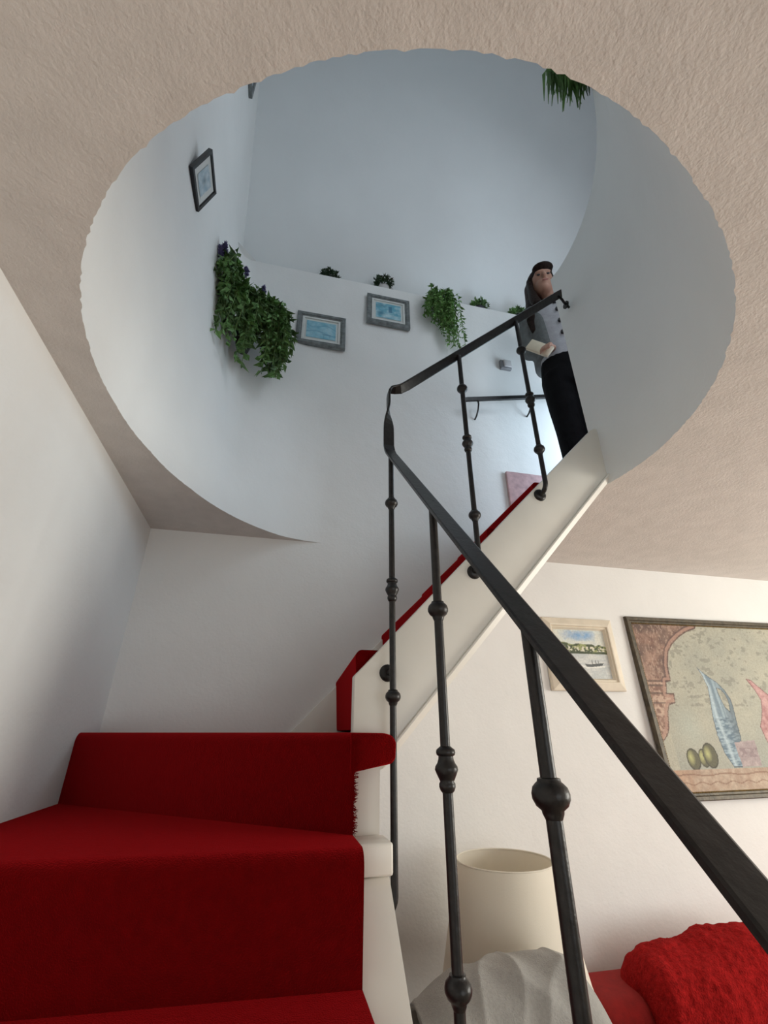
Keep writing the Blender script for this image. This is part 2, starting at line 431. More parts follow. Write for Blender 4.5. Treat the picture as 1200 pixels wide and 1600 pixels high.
BALL = [(.0088, -.022), (.011, -.017), (.0115, -.014), (.0165, -.010), (.0195, -.004), (.0198, .001), (.018, .007), (.0145, .0105), (.0125, .012), (.012, .015), (.0088, .016)]
COLL = [(.0088, -.034), (.0115, -.031), (.0135, -.026), (.0135, -.021), (.0115, -.018), (.0135, -.014), (.0165, -.008), (.0195, -.001), (.0185, .004), (.015, .009), (.0128, .015), (.0125, .019), (.0155, .021), (.0165, .025), (.0155, .029), (.0115, .032), (.0088, .034)]
def baluster(x, y, ztop, zbot, out, balls, colls):
    """out: direction in which the foot bends into the string"""
    b = 0.03; path = [(x, y, ztop), (x, y, (ztop+zbot)/2), (x, y, zbot+b)]
    for k in range(1, 7):
        a = math.pi/2*k/6
        path.append((x+out[0]*b*(1-math.cos(a)), y+out[1]*b*(1-math.cos(a)), zbot+b-b*math.sin(a)))
    path.append((x+out[0]*.05, y+out[1]*.05, zbot))
    V, F = tube(path, .0085, 14)
    o = mesh('baluster', V, F, IRON, RL)
    for z in balls: mesh('knob', *lathe(BALL, (x, y, z), 20), IRON, o, ang=60)
    for z in colls: mesh('collar', *lathe(COLL, (x, y, z), 20), IRON, o, ang=60)
    return o
def rosette(o, c, axis, s=1):
    mesh('rosette', *lathe([(.0, -.006*s), (.010, -.0055*s), (.016, -.004*s), (.021, -.001*s), (.0225, .003*s), (.0225, .008*s), (0, .008*s)], c, 20, axis, False), IRON, o, ang=60)
p = baluster(.297, 1.186, .822, -.345, (-1, 0), [.632, .082], [.359])
mesh('side_stub', *tube([(.297, 1.186, .143), (.297, 1.24, .143)], .008), IRON, p); rosette(p, (.295, 1.231, .143), 'y')
p = baluster(.572, 1.19, 1.305, .447, (0, 1), [1.143, .623], [.898]); rosette(p, (.572, 1.230, .447), 'y')
p = baluster(.850, 1.19, 1.565, .752, (0, 1), [1.401, .917], [1.143]); rosette(p, (.850, 1.230, .752), 'y')
for y in (.820, .503, .19, -.1):
    zt = railz(y)-.002
    p = baluster(.297, y, zt, zt-1.14, (-1, 0), [zt-.235, zt-.775] if y > .6 else [zt-.19, zt-.73], [zt-.505] if y > .6 else [zt-.46])
# wall rail of the upper landing
WR = thing('wall_handrail', (1.3, 2.0, 1.95), 'short black iron handrail fixed to the white wall behind the person', 'handrail')
flatbar('rail_bar', [((.955, 2.0, 1.83), (0, 0, 1)), ((.99, 2.0, 1.842), (0, 0, 1)), ((1.4, 2.0, 1.937), (0, 0, 1)), ((2.1, 2.0, 2.10), (0, 0, 1))], IRON, WR, .03, .014)
for x in (1.06, 1.43, 1.95):
    z = 1.842+(x-.99)*.2325
    mesh('rail_hook', *tube([(x, 2.0, z-.01), (x, 1.998, z-.04), (x, 2.012, z-.075), (x, 2.04, z-.098), (x, 2.07, z-.105)], .0055, 8), IRON, WR)
WR_sw = thing('wall_switch', (1.325, 2.06, 2.2), 'small square white switch box on the wall above the short handrail', 'switch')
boxo('switch_plate', (1.285, 2.045, 2.21), (1.365, 2.0705, 2.285), PLASTICD, WR_sw, .006, 3)
boxo('switch_button', (1.305, 2.036, 2.222), (1.363, 2.046, 2.283), PLASTIC, WR_sw, .006, 3)
pk = boxo('pink_panel', (1.215, 2.05, .99), (1.75, 2.0705, 1.39), PINK, None, .006, 2)
tag(pk, 'pale pink panel low on the white wall at the top of the stairs', 'panel')

# ---------------------------------------------------------------- pictures
def frame_bars(name, wd, ht, prof, m, parent, M):
    """mitred frame; prof = list of (inset, height) from the outer edge"""
    bm = bmesh.new(); loops = []
    for ins, h in prof:
        x, y = wd/2-ins, ht/2-ins
        loops.append([bm.verts.new(M @ Vector(p)) for p in ((-x, -y, h), (x, -y, h), (x, y, h), (-x, y, h))])
    for a, b in zip(loops, loops[1:]):
        for i in range(4): bm.faces.new((a[i], a[(i+1) % 4], b[(i+1) % 4], b[i]))
    return fbm(name, bm, m, parent, ang=20)
def sheet(name, wd, ht, h, m, parent, M, paint=None, res=90):
    nx = res; ny = max(2, int(res*ht/wd)) if paint else 1
    if not paint: nx = 1
    us = np.linspace(0, 1, nx+1); vs_ = np.linspace(0, 1, ny+1); U, W = np.meshgrid(us, vs_)
    V = [M @ Vector(((u-.5)*wd, (v-.5)*ht, h)) for u, v in zip(U.ravel(), W.ravel())]
    F = [(j*(nx+1)+i, j*(nx+1)+i+1, (j+1)*(nx+1)+i+1, (j+1)*(nx+1)+i) for j in range(ny) for i in range(nx)]
    o = mesh(name, V, F, m, parent)
    if paint:
        c = np.clip(paint(U.ravel(), W.ravel()), 0, 1); a = o.data.color_attributes.new('paint', 'FLOAT_COLOR', 'POINT')
        a.data.foreach_set('color', np.c_[c, np.ones(len(c))].astype(np.float32).ravel())
    return o
def wallM(x, z, y=YB, tilt=0, roll=0):
    """local x right, local y up, local z out of the back wall"""
    return Matrix.Translation((x, y, z)) @ Matrix.Rotation(R(90+tilt), 4, 'X') @ Matrix.Rotation(R(roll), 4, 'Z')
rng = np.random.default_rng(3)
def noise2(u, v, f, seed):
    g = np.random.default_rng(seed).random((int(f)+3, int(f)+3)); x, y = u*f, v*f
    i, j = np.floor(x).astype(int), np.floor(y).astype(int); a, b = x-i, y-j; a = a*a*(3-2*a); b = b*b*(3-2*b)
    i = np.clip(i, 0, int(f)+1); j = np.clip(j, 0, int(f)+1)
    return g[j, i]*(1-a)*(1-b)+g[j, i+1]*a*(1-b)+g[j+1, i]*(1-a)*b+g[j+1, i+1]*a*b
def fbn(u, v, f, seed): return .55*noise2(u, v, f, seed)+.3*noise2(u, v, f*2, seed+1)+.15*noise2(u, v, f*4, seed+2)
def inpoly(x, y, poly):
    r = np.zeros(len(x), bool); n = len(poly)
    for i in range(n):
        x1, y1 = poly[i]; x2, y2 = poly[(i+1) % n]
        if y1 == y2: continue
        c = ((y1 > y) != (y2 > y)) & (x < (x2-x1)*(y-y1)/(y2-y1)+x1); r ^= c
    return r
def edge_d(x, y, poly, closed=True):
    d = np.full(len(x), 9.0); n = len(poly)
    for i in range(n if closed else n-1):
        a = np.array(poly[i]); b = np.array(poly[(i+1) % n]); ab = b-a
        t = np.clip(((x-a[0])*ab[0]+(y-a[1])*ab[1])/(ab@ab+1e-12), 0, 1)
        d = np.minimum(d, np.hypot(x-a[0]-t*ab[0], y-a[1]-t*ab[1]))
    return d
def mixc(c, col, k): return c*(1-k[:, None])+np.array(col)*k[:, None]
# two sea prints in grey frames
def sea1(u, v):
    n = fbn(u, v, 5, 11); c = mixc(np.tile((.16, .42, .55), (len(u), 1)), (.36, .58, .66), np.clip(n*1.6-.3, 0, 1))
    c = mixc(c, (.10, .30, .45), np.clip(1-abs(v-.33-.1*np.sin(u*5))*14, 0, 1)*.7)
    c = mixc(c, (.10, .28, .42), np.clip(1-abs(v-.78+.12*u+.1*np.sin(u*7))*18, 0, 1)*.6)
    c = mixc(c, (.07, .22, .36), ((abs(u-.68) < .14) & (abs(v-.26) < .02) | (abs(u-.6) < .012) & (v > .08) & (v < .28) | (abs(u-.8) < .012) & (v > .1) & (v < .28))*.7)
    return c
def sea2(u, v):
    n = fbn(u, v, 6, 21); c = mixc(np.tile((.12, .38, .50), (len(u), 1)), (.42, .62, .68), np.clip(n*2.2-.7, 0, 1))
    c = mixc(c, (.05, .20, .30), np.clip(1.2-np.hypot((u-.2)/.17, (v-.3)/.2), 0, 1)*.8)
    c = mixc(c, (.05, .22, .32), np.clip(1.2-np.hypot((u-.2)/.28, (v-.82)/.16), 0, 1)*.7)
    c = mixc(c, (.03, .16, .28), ((abs(u-.57) < .065) & (v > .42) & (v < .86))*.8)
    c = mixc(c, (.5, .66, .7), np.clip(1.2-np.hypot((u-.55)/.35, (v-.18)/.12), 0, 1)*.6)
    return c
GP = [(0, 0), (0, .022), (.006, .026), (.022, .024), (.026, .018), (.031, .020), (.036, .014)]
def seapic(x, z, wd, ht, roll, paint, label, tilt):
    M = wallM(x, z, 2.064, tilt, roll); t = thing('framed_print', (x, 2.06, z-ht/2), label, 'picture', 'sea prints in grey frames')
    frame_bars('frame', wd, ht, GP, GREYF, t, M); sheet('mat', wd-.06, ht-.06, .010, MATB, t, M)
    frame_bars('mat_edge', wd-.068, ht-.068, [(0, .009), (0, .017), (.012, .017), (.014, .009)], MATB, t, M)
    sheet('print', wd-.122, ht-.128, .0125, PRINT, t, M, paint, 60)
seapic(.070, 2.258, .305, .275, .8, sea1, 'pale blue harbour print in grey frame beside the big hanging plant', -2)
seapic(.504, 2.545, .295, .275, -.3, sea2, 'teal sea print in grey frame just below the ledge plant', -2)
# seaside oil sketch in the wide cream frame
def harbour(u, v):
    x = 1.34+u*.29; y = .225+v*.245; n = fbn(u, v, 7, 31)
    c = mixc(np.tile((.62, .66, .62), (len(u), 1)), (.70, .69, .60), np.clip(n*2-.6, 0, 1))
    k = np.clip(1.3-np.hypot((u-.50)/.34, (v-.88)/.13)-.9*(1-fbn(u, v, 9, 33))+.2, 0, 1); c = mixc(c, (.16, .34, .60), k*1.1*(k > 0))
    hill = .62-.06*u+.05*fbn(u, v*0, 14, 35); land = (v < hill+.08) & (v > .50-.0*u)
    lc = mixc(np.tile((.07, .09, .045), (len(u), 1)), (.30, .33, .14), (fbn(u, v, 22, 37) > .55)*1.0)
    lc = mixc(lc, (.72, .68, .55), ((fbn(u, v, 26, 39) > .53) & (v < hill+.03) & (v > .545))*.9)
    lc = mixc(lc, (.05, .07, .04), (v < .54)*.8); c = np.where(land[:, None], lc, c)
    wtr = v <= .50; wc = mixc(np.tile((.50, .53, .53), (len(u), 1)), (.66, .67, .64), np.clip(fbn(u*.5, v*2.2, 12, 41)*2-.6, 0, 1)); c = np.where(wtr[:, None], wc, c)
    boat = inpoly(x, y, [(1.487, .300), (1.51, .297), (1.594, .305), (1.583, .292), (1.50, .283)]); c = np.where(boat[:, None], np.array((.10, .11, .11)), c)
    mast = ((abs(x-1.53) < .0022) | (abs(x-1.55) < .0022) | (abs(x-1.565) < .002)) & (y > .3) & (y < .317); c = np.where(mast[:, None], np.array((.15, .15, .15)), c)
    wake = (edge_d(x, y, [(1.47, .292), (1.495, .282), (1.55, .283), (1.595, .288)], False) < .0035); c = np.where(wake[:, None], np.array((.78, .78, .74)), c)
    return c
t = thing('framed_seascape', (1.5, 2.06, .18), 'small harbour painting with boat in wide cream wooden frame', 'painting')
M = wallM(1.502, .356, 2.068, -1, .3)
frame_bars('frame', .405, .352, [(0, 0), (0, .016), (.004, .020), (.034, .032), (.040, .031), (.044, .022), (.050, .024), (.055, .014), (.058, .008)], CREAMF, t, M)
sheet('canvas', .405-.105, .352-.105, .009, CANVAS, t, M, harbour, 150)
# large still life
BX0, BX1, BZ0, BZ1 = 1.84, 2.86, -.245, .525
def still(u, v):
    x = BX0+u*(BX1-BX0); y = BZ0+v*(BZ1-BZ0); n = fbn(u, v, 6, 51); n2 = fbn(u, v, 34, 55)
    c = mixc(np.tile((.34, .34, .28), (len(u), 1)), (.44, .42, .33), np.clip(n*2-.5, 0, 1))
    c = mixc(c, (.24, .27, .25), np.clip((.12-y)*2.2, 0, 1)*.7*(x > 1.9)); c = mixc(c, (.20, .20, .16), ((n2 > .64) & (y > .12))*.55)
    c = mixc(c, (.40, .44, .38), np.clip(1-np.hypot((x-2.02)/.1, (y-.02)/.12), 0, 1)*.6)
    arch = [(1.8, .6), (2.30, .6), (2.252, .51), (2.18, .488), (2.122, .459), (2.065, .42), (2.028, .38), (2.0, .31), (1.990, .236), (1.962, .232), (1.945, .179), (1.988, .180), (1.980, .134), (1.940, .124), (1.922, .094), (1.900, .018), (1.880, -.01), (1.856, -.03), (1.8, -.04)]
    ia = inpoly(x, y, arch); k1 = fbn(u, v, 40, 61)
    ac = mixc(np.tile((.20, .105, .075), (len(u), 1)), (.37, .23, .17), np.clip(k1*2.4-.7, 0, 1)); ac = mixc(ac, (.10, .062, .05), np.clip(fbn(u, v, 12, 65)*2-.35, 0, 1)*(y > .25)*.9); ac = mixc(ac, (.46, .33, .25), ((fbn(u*3, v, 50, 66) > .62))*.5)
    ac = mixc(ac, (.50, .36, .27), ((y < .23) & (k1 > .5))*.7)
    for yy in (.236, .215, .179, .134): ac = mixc(ac, (.10, .06, .045), (abs(y-yy) < .004)*.8)
    de = edge_d(x, y, arch[1:], False); ac = mixc(ac, (.38, .225, .17), ((de > .008) & (de < .022))*.8); ac = mixc(ac, (.11, .06, .05), ((de < .005) | (abs(de-.026) < .004) & (y > .23))*.8)
    c = np.where(ia[:, None], ac, c)
    jug = [(2.176, .308), (2.201, .286), (2.233, .261), (2.273, .236), (2.307, .198), (2.327, .154), (2.325, .098), (2.318, .055), (2.310, -.023), (2.262, -.150), (2.210, -.150), (2.180, -.091), (2.170, -.011), (2.178, .072), (2.196, .152), (2.206, .209), (2.195, .266)]
    hl = [(2.262, .205), (2.285, .196), (2.302, .172), (2.306, .135), (2.296, .095), (2.276, .115), (2.264, .159)]
    jg = inpoly(x, y, jug) & ~inpoly(x, y, hl)
    jc = mixc(np.tile((.11, .17, .22), (len(u), 1)), (.30, .39, .44), np.clip(fbn(u, v*2.5, 50, 71)*3.4-1.2, 0, 1)); cxl = np.interp(y, [-.15, .07, .21, .31], [2.225, 2.205, 2.216, 2.18])
    jc = mixc(jc, (.50, .60, .64), np.clip(1-abs(x-cxl)*60, 0, 1)*.7); jc = mixc(jc, (.10, .13, .15), np.clip((x-cxl-.035)*16, 0, 1)*.75)
    dj = np.minimum(edge_d(x, y, jug), edge_d(x, y, hl)); jc = mixc(jc, (.05, .06, .07), (dj < .0032)*.8); c = np.where(jg[:, None], jc, c)
    pk_ = [(2.470, .255), (2.504, .247), (2.545, .209), (2.60, .16), (2.635, .10), (2.63, -.02), (2.60, -.14), (2.50, -.14), (2.462, -.04), (2.454, .025), (2.480, .06), (2.503, .10), (2.521, .150), (2.506, .195)]
    ip = inpoly(x, y, pk_); pc = mixc(np.tile((.34, .15, .15), (len(u), 1)), (.52, .32, .30), np.clip(fbn(u, v, 30, 75)*2.4-.7, 0, 1)); pc = mixc(pc, (.14, .05, .05), (edge_d(x, y, pk_) < .004)*.8); c = np.where(ip[:, None], pc, c)
    cup = [(2.258, -.045), (2.386, -.036), (2.380, -.148), (2.262, -.150)]; ic = inpoly(x, y, cup)
    cc = mixc(np.tile((.30, .24, .24), (len(u), 1)), (.42, .34, .33), np.clip(fbn(u, v, 36, 77)*2-.5, 0, 1)); cc = mixc(cc, (.2, .14, .15), ((abs(y+.09) < .02) & (fbn(u, v, 60, 79) > .5))*.6); c = np.where(ic[:, None], cc, c)
    for lx, ly, a, b in ((1.990, -.112, .038, .046), (2.052, -.108, .030, .040), (2.092, -.098, .042, .054)):
        q = np.hypot((x-lx)/a, (y-ly)/b); il = q < 1
        lc = mixc(np.tile((.10, .095, .05), (len(u), 1)), (.42, .42, .18), np.clip(1.1-np.hypot((x-lx+.012)/.022, (y-ly-.008)/.034), 0, 1)); lc = mixc(lc, (.045, .04, .025), (q > .86)*.8); c = np.where(il[:, None], lc, c)
    sh = y < -.155; scx = mixc(np.tile((.36, .25, .18), (len(u), 1)), (.46, .36, .27), np.clip(fbn(u*2, v, 20, 81)*2-.5, 0, 1)); scx = mixc(scx, (.46, .24, .13), np.clip((2.0-x)*5, 0, 1)*.7)
    scx = mixc(scx, (.2, .10, .06), ((abs(y+.176-.004*np.sin(x*30)) < .003) | (abs(y+.21-.005*np.sin(x*70)) < .0025))*.7); c = np.where(sh[:, None], scx, c)
    return c
t = thing('framed_still_life', (2.35, 2.05, -.29), 'large still life of blue jug and lemons in dark bronze frame', 'painting')
M = wallM(2.352, .143, 2.066, -1.5, .6)
WD, HT_ = 1.09, .845
frame_bars('frame', WD, HT_, [(0, 0), (0, .022), (.004, .026), (.018, .026), (.022, .019), (.030, .019), (.036, .010)], GOLDF, t, M)
sheet('canvas', WD-.066, HT_-.066, .011, CANVAS, t, M, still, 330)
bm = bmesh.new(); hx, hy = WD/2-.033, HT_/2-.033
def bead(px, py):
    g = bmesh.ops.create_icosphere(bm, subdivisions=1, radius=.0042, matrix=M @ Matrix.Translation((px, py, .015)))
for i in range(102): bead(-hx+2*hx*i/101, -hy); bead(-hx+2*hx*i/101, hy)
for i in range(78): bead(-hx, -hy+2*hy*i/77); bead(hx, -hy+2*hy*i/77)
tag(fbm('gilt_beading', bm, GOLDB, t), kind='stuff')
# small black-framed picture leaning forward on the stairwell wall
A, D, B, C_ = Vector((-.503, 1.095, 1.935)), Vector((-.503, 1.262, 1.930)), Vector((-.462, 1.093, 2.093)), Vector((-.462, 1.238, 2.060))
ex = (D-A).normalized(); ey = ((B+C_)/2-(A+D)/2); ht = ey.length; ey = (ey-ex*ey.dot(ex)).normalized(); ez = ex.cross(ey)
if ez.x < 0: ez = -ez
cc = (A+B+C_+D)/4; M = Matrix((( -ex.x, ey.x, ez.x, cc.x), (-ex.y, ey.y, ez.y, cc.y), (-ex.z, ey.z, ez.z, cc.z), (0, 0, 0, 1)))
def shore(u, v):
    c = mixc(np.tile((.30, .42, .50), (len(u), 1)), (.50, .58, .62), np.clip(fbn(u, v, 5, 91)*2-.5, 0, 1))
    return mixc(c, (.12, .18, .22), np.clip(1.2-np.hypot((u-.5)/.22, (v-.5)/.2), 0, 1)*.7)
t = thing('small_framed_picture', (-.5, 1.18, 1.92), 'small black framed picture leaning off the stairwell wall', 'picture')
frame_bars('frame', .165, .165, [(0, -.004), (0, .012), (.012, .012), (.014, .006)], BLACKF, t, M)
sheet('backing', .165, .165, -.004, BLACKF, t, M); sheet('mat', .145, .145, .006, MATB, t, M); sheet('print', .085, .095, .008, PRINT, t, M, shore, 30)
# corner of another picture higher up, cut by the ceiling edge
t = thing('grey_framed_picture', (-.5, 1.42, 3.45), 'grey framed picture high on the left wall cut off by ceiling edge', 'picture')
M = Matrix(((0, 0, 1, -.498), (-1, 0, 0, 1.375), (0, 1, 0, 3.56), (0, 0, 0, 1)))
frame_bars('frame', .20, .24, [(0, 0), (0, .02), (.02, .02), (.024, .01)], GREYF, t, M); sheet('print', .16, .2, .01, PRINT, t, M, shore, 30)

# ---------------------------------------------------------------- plants
def leafquad(V, F, p, d, n, l, wd, bend=.25):
    """pointed leaf: base p, direction d, normal n"""
    s = d.cross(n).normalized(); b = len(V)
    V += [p, p+d*l*.45+s*wd+n*l*.08, p+d*l-n*l*bend, p+d*l*.45-s*wd+n*l*.08]; F += [(b, b+1, b+2), (b, b+2, b+3)]
def rdir(rnd):
    while True:
        v = Vector((rnd.uniform(-1, 1), rnd.uniform(-1, 1), rnd.uniform(-1, 1)))
        if .05 < v.length < 1: return v.normalized()
def ballplant(name, c, r, label, potm, leafm, seed, pot_r=.04, pot_h=.06, group=None, droop=0, nleaf=520):
    rnd = random.Random(seed); c = Vector(c)
    t = thing(name, c, label, 'plant', group)
    mesh('pot', *lathe([(0, 0), (pot_r*.75, 0), (pot_r, pot_h*.9), (pot_r*1.06, pot_h*.9), (pot_r*1.06, pot_h), (pot_r*.9, pot_h), (pot_r*.85, pot_h*.85), (0, pot_h*.85)], c, 20, 'z', False), potm, t)
    V = []; F = []; q = c+Vector((0, 0, pot_h+r*.45))
    for i in range(nleaf):
        d = rdir(rnd); d.z = d.z*.8+.15
        p = q+Vector((d.x*r*1.05, d.y*r, d.z*r*.9))*rnd.uniform(.45, 1)
        if p.z < c.z+.012: p.z = c.z+.012
        leafquad(V, F, p, (d+rdir(rnd)*.7+Vector((0, 0, -droop))).normalized(), rdir(rnd), rnd.uniform(.016, .03), .006)
    tag(mesh('foliage', V, F, leafm, t, smooth=False), kind='stuff')
    V = []; F = []
    for i in range(9):
        d = rdir(rnd); d.z = abs(d.z)+.4
        v, f = tube([c+Vector((0, 0, pot_h*.8)), q+d*r*.3, q+d*r*.75], .0018, 5); b = len(V); V += v; F += [tuple(k+b for k in ff) for ff in f]
    tag(mesh('stems', V, F, STEM, t), kind='stuff')
G = 'small potted plants on the ledge'
ballplant('potted_plant', (.098, 2.135, LEDGE), .058, 'dark bushy potted plant at the left end of the ledge', POTD, LEAFD, 1, .036, .045, G)
ballplant('potted_plant', (.485, 2.118, LEDGE), .066, 'bushy plant in a white pot above the teal sea print', POTW, LEAFD, 2, .040, .055, G, .2)
ballplant('potted_plant', (1.222, 2.13, LEDGE), .064, 'small plant in dark pot on the ledge right of the trailing fern', POTD, LEAF, 3, .05, .04, G)
ballplant('potted_plant', (1.545, 2.13, LEDGE), .064, 'small potted plant on the ledge right behind the handrail', POTD, LEAF, 5, .05, .04, G)
def frond(V, F, SV, SF, p0, pts, rnd, ll, lw, n, spread=.8, nrm=None):
    """leafy strand along a polyline"""
    P = [Vector(p0)]+[Vector(p) for p in pts]
    v, f = tube(P, .0016, 5); b = len(SV); SV += v; SF += [tuple(k+b for k in ff) for ff in f]
    for i in range(n):
        s = (i+.5)/n*(len(P)-1); k = min(int(s), len(P)-2); a = P[k].lerp(P[k+1], s-k); d = (P[k+1]-P[k]).normalized()
        for sd in (-1, 1):
            side = d.cross(rdir(rnd)); side.normalize()
            leafquad(V, F, a, (d*.7+side*spread*sd).normalized(), rdir(rnd), ll*rnd.uniform(.6, 1.25), lw*rnd.uniform(.7, 1.2), .3)
# trailing fern on the back wall under the ledge
rnd = random.Random(12)
t = thing('trailing_fern', (.89, 2.03, 2.5), 'bright green fern trailing down the wall between print and switch', 'plant')
mesh('wall_pot', *lathe([(0, 2.62), (.03, 2.62), (.05, 2.70), (.055, 2.73), (.05, 2.735), (0, 2.725)], (.885, 2.015, 0), 16, 'z', False), POTD, t)
V, F, SV, SF = [], [], [], []
for i in range(64):
    u = rnd.random(); x0 = .80+.17*u+rnd.gauss(0, .01); L_ = (.22+.30*u**1.2)*rnd.uniform(.55, 1.08); y0 = 2.015+rnd.uniform(-.045, .03)
    top = 2.755+rnd.uniform(-.05, .025); a = Vector((.885, 2.02, 2.72)); b = Vector((x0, y0-.02, top)); dx = rnd.gauss(0, .015)-.03*(1-u)+.01*u
    pts = [b, b+Vector((dx*.6, -.012, -L_*.3)), b+Vector((dx, 0, -L_*.65)), b+Vector((dx*1.2, .005, -L_))]
    for q in pts: q.y = min(q.y, 2.05)
    frond(V, F, SV, SF, a, pts, rnd, .030, .0075, 20)
tag(mesh('foliage', V, F, LEAFB, t, smooth=False), kind='stuff'); tag(mesh('stems', SV, SF, STEM, t), kind='stuff')
# big hanging bunch with lavender in the corner of the stairwell
rnd = random.Random(21)
t = thing('hanging_greenery', (-.33, 1.86, 1.9), 'big hanging bunch of green leaves with lavender spikes on stairwell wall', 'plant')
V, F, SV, SF = [], [], [], []; LV, LF = [], []
inn = Vector((.55, -.83, 0))
spine = [Vector((-.468, 1.605, 2.14))+inn*.03, Vector((-.44, 1.72, 2.13))+inn*.06, Vector((-.40, 1.80, 2.10))+inn*.07, Vector((-.34, 1.88, 2.12))+inn*.08, Vector((-.25, 1.94, 2.15))+inn*.08, Vector((-.19, 1.96, 2.08))+inn*.07]
mesh('wall_basket', *lathe([(0, 1.80), (.03, 1.80), (.055, 1.90), (.07, 2.0), (.06, 2.0), (0, 1.99)], (-.335, 1.86, 0), 16, 'z', False), POTD, t)
hub = Vector((-.335, 1.85, 2.02))
for i in range(150):
    s = rnd.random()**.62; k = s*(len(spine)-1); j = min(int(k), len(spine)-2); a = spine[j].lerp(spine[j+1], k-j)
    a = a+Vector((rnd.gauss(0, .018), rnd.gauss(0, .018), rnd.gauss(0, .03*min(1, .25+s))))+inn*rnd.uniform(-.02, .05)
    # strand length: short at the pointed upper left, long in the middle and right, gap between the two tails
    L_ = np.interp(s, [0, .12, .25, .45, .6, .8, 1], [.07, .20, .46, .48, .15, .50, .36])*rnd.uniform(.45, 1.05)
    side = Vector((-.02, -.03, 0)) if s < .4 else Vector((.008, .0, 0))
    pts = [a, a+side*.5+Vector((0, 0, -L_*.3))+inn*.02, a+side+Vector((0, 0, -L_*.65))+inn*.015, a+side*1.3+Vector((0, 0, -L_))]
    frond(V, F, SV, SF, hub+(a-hub)*.3, pts, rnd, .046, .012, 13)
tag(mesh('foliage', V, F, LEAF, t, smooth=False), kind='stuff'); tag(mesh('stems', SV, SF, STEM, t), kind='stuff')
for (bx, by, bz), (tx, ty, tz) in (((-.44, 1.58, 2.08), (-.448, 1.55, 2.155)), ((-.36, 1.77, 2.16), (-.372, 1.755, 2.285)), ((-.265, 1.85, 2.16), (-.278, 1.835, 2.26)), ((-.455, 1.56, 2.06), (-.463, 1.54, 2.12))):
    a, b = Vector((bx, by, bz)), Vector((tx, ty, tz)); d = (b-a).normalized()
    mesh('lavender_stalk', *tube([a, b], .0018, 5), STEM, t)
    V, F = [], []
    for i in range(130):
        q = b-d*.06*rnd.random()+d*.012; leafquad(V, F, q, (d*.8+rdir(rnd)).normalized(), rdir(rnd), .018, .006)
    tag(mesh('lavender_spike', V, F, LAV, t, smooth=False), kind='stuff')
# spiky plant on the parapet rim, hanging into the opening
rnd = random.Random(31)
t = thing('spiky_plant', (.93, .50, 2.1), 'spiky green plant drooping over the parapet rim at the top', 'plant')
pc = Vector((.925, .50, 2.1))
mesh('pot', *lathe([(0, 0), (.04, 0), (.055, .08), (.05, .08), (0, .07)], pc, 18, 'z', False), POTW, t)
V, F = [], []
for i in range(150):
    a = Vector((rnd.uniform(.745, .885), rnd.uniform(.50, .62), rnd.uniform(2.14, 2.24))); L_ = rnd.uniform(.06, .14)
    mid = pc.lerp(a, .55)+Vector((0, 0, .16)); e = a+Vector((rnd.uniform(-.012, .03), rnd.uniform(.01, .05), -L_))
    P = [pc+Vector((0, 0, .07)), mid, a, e]; b = len(V); sd = Vector((.75, -.66, 0))*.0065
    for k, q in enumerate(P):
        wk = (.5, 1, 1, .15)[k]; V += [q-sd*wk, q+sd*wk]
    for k in range(3): F.append((b+2*k, b+2*k+1, b+2*k+3, b+2*k+2))
tag(mesh('foliage', V, F, LEAF, t, smooth=False), kind='stuff')
V, F = [], []
P = [Vector((.965, .52, 2.17)), Vector((.958, .575, 2.20)), Vector((.962, .60, 2.17)), Vector((.975, .615, 2.13))]
v, f = tube(P, [.002, .003, .003, .001], 6); mesh('trailing_tip', v, f, LEAFD, t)

# ---------------------------------------------------------------- person at the top of the stairs
PX, PY, PZ = 1.475, 1.655, ZU
t = thing('person', (PX, PY, PZ), 'person with long dark hair, white blouse and black trousers at stair top', 'person')
PR = R(-24); t.rotation_euler = (0, 0, PR); t.scale = (1.02, 1.02, 1.03)
def loc_(w):
    v = Vector(w)-Vector((PX, PY, PZ)); c, s_ = math.cos(-PR), math.sin(-PR)
    return Vector((PX+c*v.x-s_*v.y, PY+s_*v.x+c*v.y, PZ+v.z))
def ring_tube(segs, n=18):
    """segs: (centre, rx, ry[, tilt direction]) horizontal elliptical sections along a limb"""
    V = []; F = []; P = [Vector(s[0]) for s in segs]
    for i, s in enumerate(segs):
        d = (P[min(i+1, len(P)-1)]-P[max(i-1, 0)]).normalized()
        x = Vector((1, 0, 0)); x = (x-d*x.dot(d)); 
        if x.length < .2: x = Vector((0, 1, 0)); x = x-d*x.dot(d)
        x.normalize(); y = d.cross(x)
        for k in range(n):
            a = 2*math.pi*k/n; V.append(P[i]+x*math.cos(a)*s[1]+y*math.sin(a)*s[2])
    for i in range(len(P)-1):
        for k in range(n): F.append((i*n+k, i*n+(k+1) % n, (i+1)*n+(k+1) % n, (i+1)*n+k))
    F.append(tuple(range(n))[::-1]); F.append(tuple((len(P)-1)*n+k for k in range(n)))
    return V, F
def ellip(c, r, rot=None):
    bm_ = bmesh.new(); bmesh.ops.create_uvsphere(bm_, u_segments=20, v_segments=14, radius=1)
    Mx = Matrix.Translation(c) @ (rot or Matrix()) @ Matrix.Diagonal((*r, 1)); bm_.transform(Mx)
    vf = ([v.co.copy() for v in bm_.verts], [tuple(v.index for v in f.verts) for f in bm_.faces]); bm_.free(); return vf
def blob(name, parts, m, parent, voxel=.008, smooth=6):
    bm_ = bmesh.new()
    for vf in parts: addvf(bm_, vf)
    o = fbm(name, bm_, m, parent, ang=180)
    r = o.modifiers.new('remesh', 'REMESH'); r.mode = 'VOXEL'; r.voxel_size = voxel; r.use_smooth_shade = True
    s = o.modifiers.new('smooth', 'SMOOTH'); s.factor = .5; s.iterations = smooth
    return o
